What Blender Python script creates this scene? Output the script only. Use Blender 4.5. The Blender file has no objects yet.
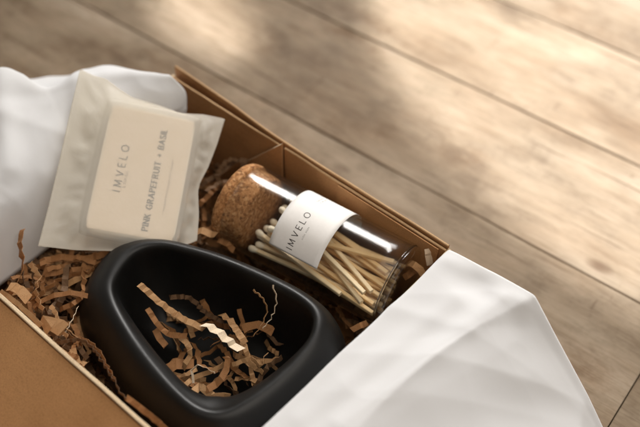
import bpy, bmesh, math, random
from mathutils import Vector, Matrix, noise
S = bpy.context.scene
COL = S.collection
random.seed(11)
R = math.radians
V = Vector

# ------------------------------------------------------------------ camera
CAMZ, PITCH, AZ, FPX = 0.48, R(50.0), R(40.8), 889.0
heading = V((-math.sin(AZ), math.cos(AZ), 0))
FWD = (heading * math.cos(PITCH) - V((0, 0, 1)) * math.sin(PITCH)).normalized()
RGT = FWD.cross(V((0, 0, 1))).normalized()
UPV = RGT.cross(FWD)
CPOS = V((0, 0, CAMZ))
cd = bpy.data.cameras.new('camera')
cd.sensor_width, cd.lens = 36.0, FPX * 36.0 / 640.0
cd.clip_start, cd.clip_end = 0.01, 50
co = bpy.data.objects.new('camera', cd)
COL.objects.link(co)
mrot = Matrix((RGT, UPV, -FWD)).transposed()
co.matrix_world = Matrix.Translation(CPOS) @ mrot.to_4x4()
cd.dof.use_dof = True
cd.dof.focus_distance = 0.488
cd.dof.aperture_fstop = 4.8
cd.dof.aperture_blades = 0
S.camera = co

# ------------------------------------------------------------------ light
w = bpy.data.worlds.new('World')
S.world = w
w.use_nodes = True
bg = w.node_tree.nodes['Background']
bg.inputs[0].default_value = (1.0, 0.88, 0.74, 1)
bg.inputs[1].default_value = 0.15


def aim(o, loc, target):
    o.location = loc
    o.rotation_euler = (V(target) - V(loc)).to_track_quat('-Z', 'Y').to_euler()


def area(name, loc, target, sx, sy, power, col):
    l = bpy.data.lights.new(name, 'AREA')
    l.shape, l.size, l.size_y, l.energy, l.color = 'RECTANGLE', sx, sy, power, col
    o = bpy.data.objects.new(name, l)
    COL.objects.link(o)
    aim(o, loc, target)
    return o


def spot(name, loc, target, ang, blend, power, col, sx=1.0, sy=1.0, roll=0.0, rad=0.02):
    l = bpy.data.lights.new(name, 'SPOT')
    l.spot_size, l.spot_blend, l.energy, l.color, l.shadow_soft_size = R(ang), blend, power, col, rad
    o = bpy.data.objects.new(name, l)
    COL.objects.link(o)
    aim(o, loc, target)
    o.rotation_euler = (o.rotation_euler.to_matrix() @ Matrix.Rotation(roll, 3, 'Z')).to_euler()
    o.scale = (sx, sy, 1)
    return o


# the window, behind and to the left of the box
wl = area('window_light', (-0.90, 1.75, 1.20), (0.04, 0.40, 0.0), 1.25, 0.55, 7.6, (1.0, 0.97, 0.935))
wl.data.spread = R(62)
# light coming down from the bright room above
area('room_light', (0.30, 0.30, 1.40), (-0.18, 0.22, 0.0), 1.2, 1.2, 12.0, (1.0, 0.92, 0.825))
SUNC = (1.0, 0.985, 0.96)


def sunbeam(name, cx_, cy_, a, b, ang, blend, power, elev=56.0, dist=3.4):
    """a patch of sun on the boards: semi-axes a and b in metres, turned by ang; the lamp stands off behind"""
    se = math.sin(R(elev))
    c_, s_ = math.cos(R(ang)), math.sin(R(ang))
    m00, m01, m10, m11 = a * c_, -b * s_, a * s_ * se, b * c_ * se
    # principal axes of the patch as the lamp sees it
    p, q, r_ = m00 * m00 + m01 * m01, m00 * m10 + m01 * m11, m10 * m10 + m11 * m11
    th = 0.5 * math.atan2(2 * q, p - r_)
    mid, dev = (p + r_) / 2, math.hypot((p - r_) / 2, q)
    A_, B_ = math.sqrt(mid + dev), math.sqrt(max(1e-9, mid - dev))
    loc = (cx_, cy_ + dist * math.cos(R(elev)), dist * se)
    spot(name, loc, (cx_, cy_, 0), math.degrees(2 * math.atan(A_ / dist)), blend, power, SUNC, 1.0, B_ / A_, th)


sunbeam('sunbeam_lamp_broad', -0.175, 0.645, 0.33, 0.235, -29, 0.08, 1450.0)
sunbeam('sunbeam_lamp_narrow', -0.492, 0.412, 0.080, 0.038, -16, 0.30, 1250.0)

S.view_settings.view_transform = 'Standard'
S.view_settings.look = 'None'
S.view_settings.exposure = 0.0
S.view_settings.gamma = 1.0
cy = S.cycles
cy.use_denoising = True
cy.max_bounces, cy.transmission_bounces, cy.transparent_max_bounces = 16, 12, 16
cy.glossy_bounces, cy.diffuse_bounces = 6, 5
cy.sample_clamp_indirect = 3.0
cy.blur_glossy = 0.5


# ------------------------------------------------------------------ helpers
def at(u, v, z):
    """world point at height z that lies on the sight line of photo position (u, v)"""
    d = FWD + RGT * ((u - 320.0) / FPX) - UPV * ((v - 213.5) / FPX)
    return CPOS + d * ((z - CPOS.z) / d.z)


def at_y(u, v, y):
    d = FWD + RGT * ((u - 320.0) / FPX) - UPV * ((v - 213.5) / FPX)
    return CPOS + d * (y / d.y)


def at_pl(u, v, p0, n):
    d = FWD + RGT * ((u - 320.0) / FPX) - UPV * ((v - 213.5) / FPX)
    return CPOS + d * ((p0 - CPOS).dot(n) / d.dot(n))


def smooth(a, b, x):
    t = min(1.0, max(0.0, (x - a) / (b - a)))
    return t * t * (3 - 2 * t)


def mesh_obj(name, verts, faces, mats, parent=None, midx=None, smooth_sh=True):
    me = bpy.data.meshes.new(name)
    me.from_pydata([tuple(v) for v in verts], [], faces)
    if not isinstance(mats, (list, tuple)):
        mats = [mats]
    for m in mats:
        me.materials.append(m)
    if midx:
        me.polygons.foreach_set('material_index', midx)
    me.polygons.foreach_set('use_smooth', [smooth_sh] * len(me.polygons))
    bm = bmesh.new()
    bm.from_mesh(me)
    bmesh.ops.recalc_face_normals(bm, faces=bm.faces)
    bm.to_mesh(me)
    bm.free()
    me.update()
    o = bpy.data.objects.new(name, me)
    COL.objects.link(o)
    if parent:
        o.parent = parent
        o.matrix_parent_inverse = Matrix.Translation(-parent.location)
    return o


def empty(name, loc):
    o = bpy.data.objects.new(name, None)
    o.location = loc
    o.empty_display_size = 0.01
    COL.objects.link(o)
    return o


def tag(o, label, cat, group=None, kind=None):
    o['label'] = label
    if cat:
        o['category'] = cat
    if group:
        o['group'] = group
    if kind:
        o['kind'] = kind
    return o


def catmull(pts, n, closed=False):
    """n points per span"""
    out = []
    L = len(pts)
    rng = range(L) if closed else range(L - 1)
    for i in rng:
        if closed:
            p0, p1, p2, p3 = pts[(i - 1) % L], pts[i], pts[(i + 1) % L], pts[(i + 2) % L]
        else:
            p1, p2 = pts[i], pts[i + 1]
            p0 = pts[i - 1] if i > 0 else p1 + (p1 - p2)
            p3 = pts[i + 2] if i + 2 < L else p2 + (p2 - p1)
        for k in range(n):
            t = k / n
            out.append(0.5 * ((2 * p1) + (p2 - p0) * t + (2 * p0 - 5 * p1 + 4 * p2 - p3) * t * t
                              + (3 * p1 - p0 - 3 * p2 + p3) * t * t * t))
    if not closed:
        out.append(pts[-1].copy())
    return out


def resample(pts, n, closed=True):
    P = pts + ([pts[0]] if closed else [])
    acc = [0.0]
    for a, b in zip(P, P[1:]):
        acc.append(acc[-1] + (b - a).length)
    out, j = [], 0
    m = n if closed else n - 1
    for i in range(n):
        s = acc[-1] * i / m
        while j < len(acc) - 2 and acc[j + 1] < s:
            j += 1
        t = (s - acc[j]) / max(1e-9, acc[j + 1] - acc[j])
        out.append(P[j].lerp(P[j + 1], t))
    return out


# ------------------------------------------------------------------ materials
def new_mat(name):
    m = bpy.data.materials.new(name)
    m.use_nodes = True
    nt = m.node_tree
    for n in list(nt.nodes):
        nt.nodes.remove(n)
    out = nt.nodes.new('ShaderNodeOutputMaterial')
    return m, nt, out


def N(nt, kind, **kw):
    n = nt.nodes.new(kind)
    for k, v in kw.items():
        if k.startswith('i_'):
            n.inputs[k[2:].replace('_', ' ')].default_value = v
        else:
            setattr(n, k, v)
    return n


def ramp(nt, src, stops):
    r = nt.nodes.new('ShaderNodeValToRGB')
    el = r.color_ramp.elements
    while len(el) > 1:
        el.remove(el[-1])
    el[0].position, el[0].color = stops[0][0], (*stops[0][1], 1)
    for p, c in stops[1:]:
        e = el.new(p)
        e.color = (*c, 1)
    nt.links.new(src, r.inputs[0])
    return r.outputs[0]


def mixc(nt, fac, a, b, mode='MIX'):
    m = nt.nodes.new('ShaderNodeMix')
    m.data_type, m.blend_type = 'RGBA', mode
    for sock, val in ((m.inputs[0], fac), (m.inputs[6], a), (m.inputs[7], b)):
        if isinstance(val, bpy.types.NodeSocket):
            nt.links.new(val, sock)
        else:
            sock.default_value = val if not isinstance(val, tuple) else (*val, 1)[:4]
    return m.outputs[2]


def mathn(nt, op, a, b=0.0):
    m = nt.nodes.new('ShaderNodeMath')
    m.operation = op
    for i, val in enumerate((a, b)):
        if isinstance(val, bpy.types.NodeSocket):
            nt.links.new(val, m.inputs[i])
        else:
            m.inputs[i].default_value = val
    return m.outputs[0]


def coords(nt, scale=(1, 1, 1), rot=(0, 0, 0)):
    tc = nt.nodes.new('ShaderNodeTexCoord')
    mp = nt.nodes.new('ShaderNodeMapping')
    mp.inputs['Scale'].default_value = scale
    mp.inputs['Rotation'].default_value = rot
    nt.links.new(tc.outputs['Object'], mp.inputs[0])
    return mp.outputs[0]


def noi(nt, co_, scale, detail=4, rough=0.55):
    n = N(nt, 'ShaderNodeTexNoise')
    n.inputs['Scale'].default_value = scale
    n.inputs['Detail'].default_value = detail
    n.inputs['Roughness'].default_value = rough
    nt.links.new(co_, n.inputs['Vector'])
    return n.outputs['Fac']


def bump(nt, h, strength, dist):
    b = N(nt, 'ShaderNodeBump')
    b.inputs['Strength'].default_value = strength
    b.inputs['Distance'].default_value = dist
    nt.links.new(h, b.inputs['Height'])
    return b.outputs[0]


def principled(nt, out, color, rough=0.6, normal=None, spec=0.4):
    p = N(nt, 'ShaderNodeBsdfPrincipled')
    if isinstance(color, bpy.types.NodeSocket):
        nt.links.new(color, p.inputs['Base Color'])
    else:
        p.inputs['Base Color'].default_value = (*color, 1)
    if isinstance(rough, bpy.types.NodeSocket):
        nt.links.new(rough, p.inputs['Roughness'])
    else:
        p.inputs['Roughness'].default_value = rough
    p.inputs['Specular IOR Level'].default_value = spec
    if normal:
        nt.links.new(normal, p.inputs['Normal'])
    nt.links.new(p.outputs[0], out.inputs[0])
    return p


def mat_kraft(name, a, b, fleck=True, rough=0.75, scale=1.0):
    m, nt, out = new_mat(name)
    c = coords(nt)
    n1 = noi(nt, c, 35 * scale, 5)
    n2 = noi(nt, c, 1400 * scale, 3, 0.7)
    col = ramp(nt, n1, [(0.3, a), (0.7, b)])
    if fleck:
        f = ramp(nt, n2, [(0.30, (0.72, 0.70, 0.68)), (0.5, (1, 1, 1)), (0.75, (1.12, 1.1, 1.08))])
        col = mixc(nt, 1.0, col, f, 'MULTIPLY')
    n3 = noi(nt, c, 9 * scale, 6, 0.7)
    n4 = noi(nt, coords(nt, (30, 220, 220)), 1.0, 3, 0.6)
    col = mixc(nt, 1.0, col, ramp(nt, n3, [(0.3, (0.86, 0.83, 0.80)), (0.5, (1, 1, 1)), (0.7, (1.07, 1.07, 1.07))]), 'MULTIPLY')
    col = mixc(nt, 0.6, col, ramp(nt, n4, [(0.25, (0.86, 0.84, 0.82)), (0.45, (1, 1, 1)), (0.75, (1.07, 1.07, 1.06))]), 'MULTIPLY')
    principled(nt, out, col, rough, bump(nt, n2, 0.25, 0.0002), 0.25)
    return m


M = {}
M['board'] = mat_kraft('kraft_board', (0.41, 0.208, 0.085), (0.46, 0.240, 0.102))
M['board_edge'] = mat_kraft('kraft_board_cut_edge', (0.60, 0.46, 0.30), (0.68, 0.54, 0.37))
M['strip_tan'] = mat_kraft('kraft_strip_tan', (0.35, 0.195, 0.085), (0.47, 0.28, 0.14), scale=1.4)
M['strip_brown'] = mat_kraft('kraft_strip_brown', (0.22, 0.10, 0.036), (0.31, 0.15, 0.06), scale=1.4)
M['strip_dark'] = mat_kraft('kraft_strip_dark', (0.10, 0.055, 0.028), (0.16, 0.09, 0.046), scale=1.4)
M['strip_pale'] = mat_kraft('kraft_strip_pale', (0.66, 0.52, 0.37), (0.74, 0.62, 0.47), scale=1.4)

# weathered floorboards
m, nt, out = new_mat('weathered_boards')
c = coords(nt)
attr = N(nt, 'ShaderNodeAttribute', attribute_name='board')
sep = N(nt, 'ShaderNodeSeparateXYZ')
nt.links.new(c, sep.inputs[0])
offs = mathn(nt, 'MULTIPLY', attr.outputs['Fac'], 7.3)
comb = N(nt, 'ShaderNodeCombineXYZ')
nt.links.new(mathn(nt, 'ADD', sep.outputs[0], offs), comb.inputs[0])
nt.links.new(sep.outputs[1], comb.inputs[1])
nt.links.new(offs, comb.inputs[2])


def stretch(sx, sy):
    mp = N(nt, 'ShaderNodeMapping')
    mp.inputs['Scale'].default_value = (sx, sy, 1)
    nt.links.new(comb.outputs[0], mp.inputs[0])
    return mp.outputs[0]


grain = noi(nt, stretch(24, 150), 1.0, 7, 0.62)
broad = noi(nt, stretch(6, 15), 1.0, 4, 0.6)
blot = noi(nt, stretch(13, 17), 1.0, 5, 0.65)
fine = noi(nt, stretch(60, 900), 1.0, 3, 0.7)
scr = noi(nt, stretch(120, 34), 1.0, 4, 0.7)
wv = N(nt, 'ShaderNodeTexWave', wave_type='BANDS', bands_direction='Y')
wv.inputs['Scale'].default_value = 1.0
wv.inputs['Distortion'].default_value = 9.0
wv.inputs['Detail'].default_value = 3
nt.links.new(stretch(2.6, 17), wv.inputs['Vector'])
col = ramp(nt, broad, [(0.28, (0.160, 0.110, 0.068)), (0.5, (0.232, 0.180, 0.127)), (0.72, (0.290, 0.238, 0.181))])
col = mixc(nt, 1.0, col, ramp(nt, grain, [(0.3, (0.80, 0.76, 0.71)), (0.5, (1, 1, 1)), (0.72, (1.06, 1.06, 1.05))]), 'MULTIPLY')
col = mixc(nt, 1.0, col, ramp(nt, blot, [(0.30, (0.52, 0.46, 0.38)), (0.46, (0.96, 0.95, 0.93)), (0.68, (1.2, 1.2, 1.22))]), 'MULTIPLY')
col = mixc(nt, 0.3, col, ramp(nt, wv.outputs['Fac'], [(0.0, (0.84, 0.80, 0.76)), (0.4, (1.05, 1.04, 1.03)), (1.0, (1.05, 1.05, 1.05))]), 'MULTIPLY')
col = mixc(nt, 0.8, col, ramp(nt, fine, [(0.3, (0.75, 0.72, 0.7)), (0.5, (1, 1, 1)), (0.7, (1.1, 1.1, 1.1))]), 'MULTIPLY')
col = mixc(nt, 0.9, col, ramp(nt, scr, [(0.24, (0.5, 0.42, 0.35)), (0.36, (1, 1, 1)), (0.72, (1.0, 1.0, 1.0)), (0.8, (1.2, 1.2, 1.2))]), 'MULTIPLY')
crk = noi(nt, stretch(4.5, 210), 1.0, 3, 0.5)
col = mixc(nt, 1.0, col, ramp(nt, crk, [(0.0, (0.30, 0.23, 0.17)), (0.27, (0.45, 0.36, 0.28)), (0.32, (1, 1, 1))]), 'MULTIPLY')
sta = noi(nt, stretch(9, 13), 1.0, 6, 0.7)
col = mixc(nt, 1.0, col, ramp(nt, sta, [(0.30, (0.62, 0.54, 0.46)), (0.44, (0.97, 0.96, 0.95)), (0.6, (1, 1, 1)), (0.72, (1.04, 1.04, 1.05))]), 'MULTIPLY')
# knots
vo = N(nt, 'ShaderNodeTexVoronoi')
vo.inputs['Scale'].default_value = 1.0
nt.links.new(stretch(7, 13), vo.inputs['Vector'])
col = mixc(nt, 1.0, col, ramp(nt, vo.outputs['Distance'], [(0.0, (0.16, 0.11, 0.08)), (0.055, (0.42, 0.32, 0.25)), (0.10, (1, 1, 1))]), 'MULTIPLY')
# each board a shade of its own
wn = N(nt, 'ShaderNodeTexWhiteNoise', noise_dimensions='1D')
nt.links.new(attr.outputs['Fac'], wn.inputs['W'])
col = mixc(nt, 1.0, col, ramp(nt, wn.outputs['Value'], [(0.0, (0.86, 0.84, 0.81)), (1.0, (1.1, 1.09, 1.07))]), 'MULTIPLY')
rr = ramp(nt, blot, [(0.3, (0.60,) * 3), (0.7, (0.78,) * 3)])
principled(nt, out, col, rr, bump(nt, mixc(nt, 0.5, grain, fine), 0.35, 0.0012), 0.2)
M['floor'] = m
m, nt, out = new_mat('dark_gap_dirt')
principled(nt, out, (0.14, 0.095, 0.058), 0.9)
M['gap'] = m

# tissue paper
m, nt, out = new_mat('white_tissue')
c = coords(nt)
nz = noi(nt, c, 260, 4, 0.6)
nz2 = noi(nt, c, 42, 4, 0.6)
d = N(nt, 'ShaderNodeBsdfDiffuse')
d.inputs['Color'].default_value = (0.80, 0.805, 0.82, 1)
t = N(nt, 'ShaderNodeBsdfTranslucent')
t.inputs['Color'].default_value = (0.84, 0.83, 0.82, 1)
bn = bump(nt, mathn(nt, 'ADD', nz2, mathn(nt, 'MULTIPLY', nz, 0.10)), 0.09, 0.002)
nt.links.new(bn, d.inputs['Normal'])
mx = N(nt, 'ShaderNodeMixShader')
mx.inputs[0].default_value = 0.22
nt.links.new(d.outputs[0], mx.inputs[1])
nt.links.new(t.outputs[0], mx.inputs[2])
nt.links.new(mx.outputs[0], out.inputs[0])
M['tissue'] = m

# translucent glassine bag
m, nt, out = new_mat('translucent_glassine')
c = coords(nt)
nz = noi(nt, c, 95, 5, 0.62)
d = N(nt, 'ShaderNodeBsdfPrincipled')
nt.links.new(ramp(nt, nz, [(0.3, (0.92, 0.88, 0.79)), (0.7, (0.95, 0.92, 0.85))]), d.inputs['Base Color'])
d.inputs['Roughness'].default_value = 0.42
d.inputs['Specular IOR Level'].default_value = 0.35
nt.links.new(bump(nt, nz, 0.25, 0.0016), d.inputs['Normal'])
tl = N(nt, 'ShaderNodeBsdfTranslucent')
tl.inputs['Color'].default_value = (0.86, 0.80, 0.70, 1)
tp = N(nt, 'ShaderNodeBsdfTransparent')
tp.inputs['Color'].default_value = (0.98, 0.96, 0.92, 1)
m1 = N(nt, 'ShaderNodeMixShader')
m1.inputs[0].default_value = 0.35
nt.links.new(d.outputs[0], m1.inputs[1])
nt.links.new(tl.outputs[0], m1.inputs[2])
m2 = N(nt, 'ShaderNodeMixShader')
m2.inputs[0].default_value = 0.52
nt.links.new(m1.outputs[0], m2.inputs[1])
nt.links.new(tp.outputs[0], m2.inputs[2])
nt.links.new(m2.outputs[0], out.inputs[0])
M['bag'] = m


def simple(name, col_a, col_b, scale, rough, bstr=0.2, bdist=0.0004, spec=0.35):
    m, nt, out = new_mat(name)
    c = coords(nt)
    nz = noi(nt, c, scale, 5, 0.6)
    principled(nt, out, ramp(nt, nz, [(0.3, col_a), (0.7, col_b)]), rough, bump(nt, nz, bstr, bdist), spec)
    return m


M['card'] = simple('cream_card', (0.72, 0.62, 0.51), (0.74, 0.64, 0.53), 300, 0.7, 0.05)
M['soap'] = simple('cream_soap', (0.84, 0.78, 0.67), (0.87, 0.81, 0.70), 90, 0.5, 0.1)
M['label'] = simple('white_label_paper', (0.80, 0.78, 0.76), (0.83, 0.81, 0.79), 500, 0.6, 0.05)
M['ink'] = simple('dark_grey_ink', (0.05, 0.045, 0.04), (0.07, 0.06, 0.055), 500, 0.7, 0.0)
M['ink_bold'] = simple('brown_grey_ink', (0.010, 0.008, 0.007), (0.014, 0.011, 0.010), 500, 0.7, 0.0)
M['wood'] = simple('match_wood', (0.78, 0.53, 0.26), (0.84, 0.62, 0.35), 160, 0.6, 0.2)
M['wood_pale'] = simple('match_wood_pale', (0.84, 0.65, 0.40), (0.88, 0.73, 0.50), 160, 0.6, 0.2)
M['tip'] = simple('cream_match_tip', (0.80, 0.70, 0.54), (0.85, 0.77, 0.62), 900, 0.65, 0.4)

# black ceramic, satin
m, nt, out = new_mat('black_satin_ceramic')
c = coords(nt)
n1 = noi(nt, c, 60, 4)
n2 = noi(nt, c, 2200, 3, 0.7)
p = principled(nt, out, ramp(nt, n1, [(0.3, (0.007, 0.0067, 0.0064)), (0.7, (0.009, 0.0087, 0.0083))]),
               ramp(nt, n1, [(0.3, (0.37,) * 3), (0.7, (0.50,) * 3)]), bump(nt, n2, 0.12, 0.0001), 0.32)
M['ceramic'] = m

# cork
m, nt, out = new_mat('agglomerated_cork')
c = coords(nt)
vo = N(nt, 'ShaderNodeTexVoronoi')
vo.inputs['Scale'].default_value = 620
nt.links.new(c, vo.inputs['Vector'])
n1 = noi(nt, c, 260, 5, 0.7)
n2 = noi(nt, c, 900, 4, 0.7)
sepc = N(nt, 'ShaderNodeSeparateColor')
nt.links.new(vo.outputs['Color'], sepc.inputs[0])
col = ramp(nt, sepc.outputs[0], [(0.0, (0.25, 0.11, 0.04)), (0.35, (0.38, 0.18, 0.068)), (0.75, (0.45, 0.225, 0.09)), (1.0, (0.55, 0.32, 0.15))])
col = mixc(nt, 1.0, col, ramp(nt, n1, [(0.32, (0.35, 0.28, 0.22)), (0.45, (0.95, 0.93, 0.92)), (0.7, (1.15, 1.12, 1.1))]), 'MULTIPLY')
col = mixc(nt, 0.7, col, ramp(nt, n2, [(0.33, (0.4, 0.33, 0.28)), (0.45, (1, 1, 1)), (0.7, (1.1, 1.1, 1.1))]), 'MULTIPLY')
principled(nt, out, col, 0.8, bump(nt, mathn(nt, 'ADD', n1, n2), 0.5, 0.0006), 0.25)
M['cork'] = m

# clear glass: thin walls that reflect more at a grazing view
m, nt, out = new_mat('clear_glass')
lw = N(nt, 'ShaderNodeLayerWeight')
f5 = mathn(nt, 'POWER', lw.outputs['Facing'], 3.4)
fac = mathn(nt, 'ADD', mathn(nt, 'MULTIPLY', f5, 0.85), 0.027)
tp = N(nt, 'ShaderNodeBsdfTransparent')
nt.links.new(ramp(nt, f5, [(0.0, (0.985, 0.988, 0.982)), (0.6, (0.90, 0.90, 0.87)), (1.0, (0.62, 0.62, 0.58))]), tp.inputs[0])
gs = N(nt, 'ShaderNodeBsdfGlossy')
gs.inputs['Roughness'].default_value = 0.15
mx = N(nt, 'ShaderNodeMixShader')
nt.links.new(fac, mx.inputs[0])
nt.links.new(tp.outputs[0], mx.inputs[1])
nt.links.new(gs.outputs[0], mx.inputs[2])
nt.links.new(mx.outputs[0], out.inputs[0])
M['glass'] = m
m, nt, out = new_mat('thick_glass')
g = N(nt, 'ShaderNodeBsdfPrincipled')
g.inputs['Base Color'].default_value = (0.97, 0.98, 0.965, 1)
g.inputs['Roughness'].default_value = 0.015
g.inputs['IOR'].default_value = 1.47
g.inputs['Transmission Weight'].default_value = 1.0
nt.links.new(g.outputs[0], out.inputs[0])
M['thick_glass'] = m


# ------------------------------------------------------------------ lettering
GLY = {
    'I': (0.0, [[(0, 0), (0, 1)]]),
    'M': (0.86, [[(0, 0), (0.06, 1), (0.43, 0.12), (0.80, 1), (0.86, 0)]]),
    'V': (0.72, [[(0, 1), (0.36, 0), (0.72, 1)]]),
    'E': (0.5, [[(0.5, 1), (0, 1), (0, 0), (0.5, 0)], [(0, 0.52), (0.42, 0.52)]]),
    'L': (0.48, [[(0, 1), (0, 0), (0.48, 0)]]),
    'O': (0.92, [[(0.46 + 0.46 * math.cos(a * math.pi / 8), 0.5 + 0.5 * math.sin(a * math.pi / 8)) for a in range(17)]]),
    'P': (0.5, [[(0, 0), (0, 1), (0.32, 1), (0.5, 0.88), (0.5, 0.64), (0.32, 0.5), (0, 0.5)]]),
    'N': (0.68, [[(0, 0), (0, 1), (0.68, 0), (0.68, 1)]]),
    'K': (0.6, [[(0, 0), (0, 1)], [(0.58, 1), (0, 0.42)], [(0.2, 0.6), (0.6, 0)]]),
    'G': (0.75, [[(0.72, 0.82), (0.55, 0.98), (0.3, 0.98), (0.08, 0.8), (0, 0.5), (0.08, 0.2), (0.3, 0.02), (0.55, 0.02), (0.73, 0.14), (0.73, 0.46), (0.5, 0.46)]]),
    'R': (0.6, [[(0, 0), (0, 1), (0.34, 1), (0.52, 0.88), (0.52, 0.64), (0.34, 0.52), (0, 0.52)], [(0.28, 0.52), (0.6, 0)]]),
    'A': (0.74, [[(0, 0), (0.37, 1), (0.74, 0)], [(0.13, 0.34), (0.61, 0.34)]]),
    'F': (0.5, [[(0.5, 1), (0, 1), (0, 0)], [(0, 0.52), (0.4, 0.52)]]),
    'U': (0.66, [[(0, 1), (0, 0.28), (0.12, 0.06), (0.33, 0), (0.54, 0.06), (0.66, 0.28), (0.66, 1)]]),
    'T': (0.66, [[(0, 1), (0.66, 1)], [(0.33, 1), (0.33, 0)]]),
    'B': (0.55, [[(0, 0), (0, 1), (0.32, 1), (0.48, 0.88), (0.48, 0.64), (0.32, 0.52), (0, 0.52)], [(0.32, 0.52), (0.55, 0.38), (0.55, 0.14), (0.35, 0), (0, 0)]]),
    'S': (0.5, [[(0.48, 0.84), (0.34, 0.98), (0.14, 0.98), (0.02, 0.84), (0.02, 0.66), (0.14, 0.55), (0.36, 0.46), (0.5, 0.34), (0.5, 0.15), (0.36, 0.02), (0.14, 0.02), (0, 0.16)]]),
    '+': (0.5, [[(0, 0.45), (0.5, 0.45)], [(0.25, 0.2), (0.25, 0.7)]]),
}


def lettering(text, size, gap, wthin, wthick, serif=False):
    """flat strokes -> list of quads in a 2-D frame; x runs along the text, centred on 0"""
    quads, x = [], 0.0
    for ch in text:
        if ch == ' ':
            x += 0.45 + gap * 0.5
            continue
        wd, strokes = GLY[ch]
        for st in strokes:
            for a, b in zip(st, st[1:]):
                dx, dy = b[0] - a[0], b[1] - a[1]
                L = math.hypot(dx, dy)
                k = abs(dy) / L
                wdt = wthin + (wthick - wthin) * k
                px, py = -dy / L * wdt / 2, dx / L * wdt / 2
                ex, ey = dx / L * wthin * 0.4, dy / L * wthin * 0.4
                quads.append([(x + a[0] - ex + px, a[1] - ey + py), (x + a[0] - ex - px, a[1] - ey - py),
                              (x + b[0] + ex - px, b[1] + ey - py), (x + b[0] + ex + px, b[1] + ey + py)])
                if serif and k > 0.97 and ch not in 'GSOU+':
                    for q in (a, b):
                        if q[1] in (0, 1):
                            yy = q[1]
                            quads.append([(x + q[0] - 0.17, yy - 0.05), (x + q[0] + 0.17, yy - 0.05),
                                          (x + q[0] + 0.17, yy + 0.05), (x + q[0] - 0.17, yy + 0.05)])
        x += wd + gap
    tot = x - gap
    return [[((px - tot / 2) * size, py * size) for px, py in q] for q in quads]


def dashes(n, size, length, seed):
    """a line of print too fine to read"""
    rnd = random.Random(seed)
    quads, x = [], -length / 2
    step = length / n
    for i in range(n):
        if rnd.random() < 0.12:
            x += step
            continue
        wdt, hh = step * rnd.uniform(0.16, 0.24), size * rnd.uniform(0.8, 1.0)
        quads.append([(x, 0), (x + wdt, 0), (x + wdt, hh), (x, hh)])
        if rnd.random() < 0.6:
            yy = hh * rnd.choice((0.0, 0.45, 0.82))
            quads.append([(x, yy), (x + step * 0.6, yy), (x + step * 0.6, yy + size * 0.18), (x, yy + size * 0.18)])
        x += step
    return quads


def letter_obj(name, quadsets, fn, mat, parent):
    verts, faces = [], []
    for k, (quads, ox, oy) in enumerate(quadsets):
        for j, q in enumerate(quads):
            b = len(verts)
            for (x, y) in q:
                verts.append(fn(x + ox, y + oy, 0.00003 + 0.0000015 * (j % 6)))
            faces.append((b, b + 1, b + 2, b + 3))
    o = mesh_obj(name, verts, faces, mat, parent, None, False)
    return o


# ------------------------------------------------------------------ floor
YAW = math.atan2(0.060, 1.0)
fv, ff, fm, fb = [], [], [], []
W = 0.113
ux, uy = V((math.cos(YAW), math.sin(YAW), 0)), V((-math.sin(YAW), math.cos(YAW), 0))
ref = V((-0.176, 0.376, 0))
yl0 = ref.dot(uy)
jl = at(622, 404, 0).dot(ux)
G = 0.00045


def board_prism(x0, x1, y0, y1, bid):
    b = 0.0006
    pts = []
    n = 40
    for i in range(n + 1):
        x = x0 + (x1 - x0) * i / n
        wob0 = 0.0011 * noise.noise(V((x * 9, y0 * 31, 1.0)))
        wob1 = 0.0011 * noise.noise(V((x * 9, y1 * 31, 5.0)))
        for (yy, zz) in ((y0 + wob0, -0.012), (y0 + wob0, -b), (y0 + wob0 + b, 0.0), (y1 + wob1 - b, 0.0), (y1 + wob1, -b), (y1 + wob1, -0.012)):
            pts.append(V((x, yy, zz)))
    base = len(fv)
    fv.extend(pts)
    fb.extend([bid] * len(pts))
    for i in range(n):
        for j in range(5):
            a = base + i * 6 + j
            ff.append((a, a + 1, a + 7, a + 6))
            fm.append(0)
    ff.append(tuple(base + j for j in range(6)))
    fm.append(0)
    ff.append(tuple(base + n * 6 + j for j in range(5, -1, -1)))
    fm.append(0)


bid = 1.0
for k in range(-9, 12):
    y0, y1 = yl0 + (k - 1) * W + G, yl0 + k * W - G
    rnd = random.Random(k * 7 + 3)
    cuts = [-1.9, jl if k == 0 else rnd.uniform(0.55, 1.0), 1.7]
    if k == 2:
        cuts = [-1.9, 1.7]
    for a, b in zip(cuts, cuts[1:]):
        board_prism(a + 0.0004, b - 0.0004, y0, y1, bid)
        bid += 1.37
b0 = len(fv)
ya, yb = yl0 - 10 * W, yl0 + 12 * W
fv.extend([V((-1.9, ya, -0.006)), V((1.7, ya, -0.006)), V((1.7, yb, -0.006)), V((-1.9, yb, -0.006))])
fb.extend([0.0] * 4)
ff.append((b0, b0 + 1, b0 + 2, b0 + 3))
fm.append(1)
fl = mesh_obj('floor', fv, ff, [M['floor'], M['gap']], None, fm, False)
at_ = fl.data.attributes.new('board', 'FLOAT', 'POINT')
at_.data.foreach_set('value', fb)
fl.rotation_euler = (0, 0, YAW)
tag(fl, 'worn pale wooden floorboards under the gift box', None, None, 'structure')
fl['category'] = 'floor'

# ------------------------------------------------------------------ gift box
XL, XR, YN, YF, ZT = -0.3655, -0.1445, 0.0945, 0.2755, 0.09
box = empty('gift_box', ((XL + XR) / 2, (YN + YF) / 2, 0.0))
tag(box, 'open brown kraft cardboard gift box standing on the wooden floor', 'gift box')


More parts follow.
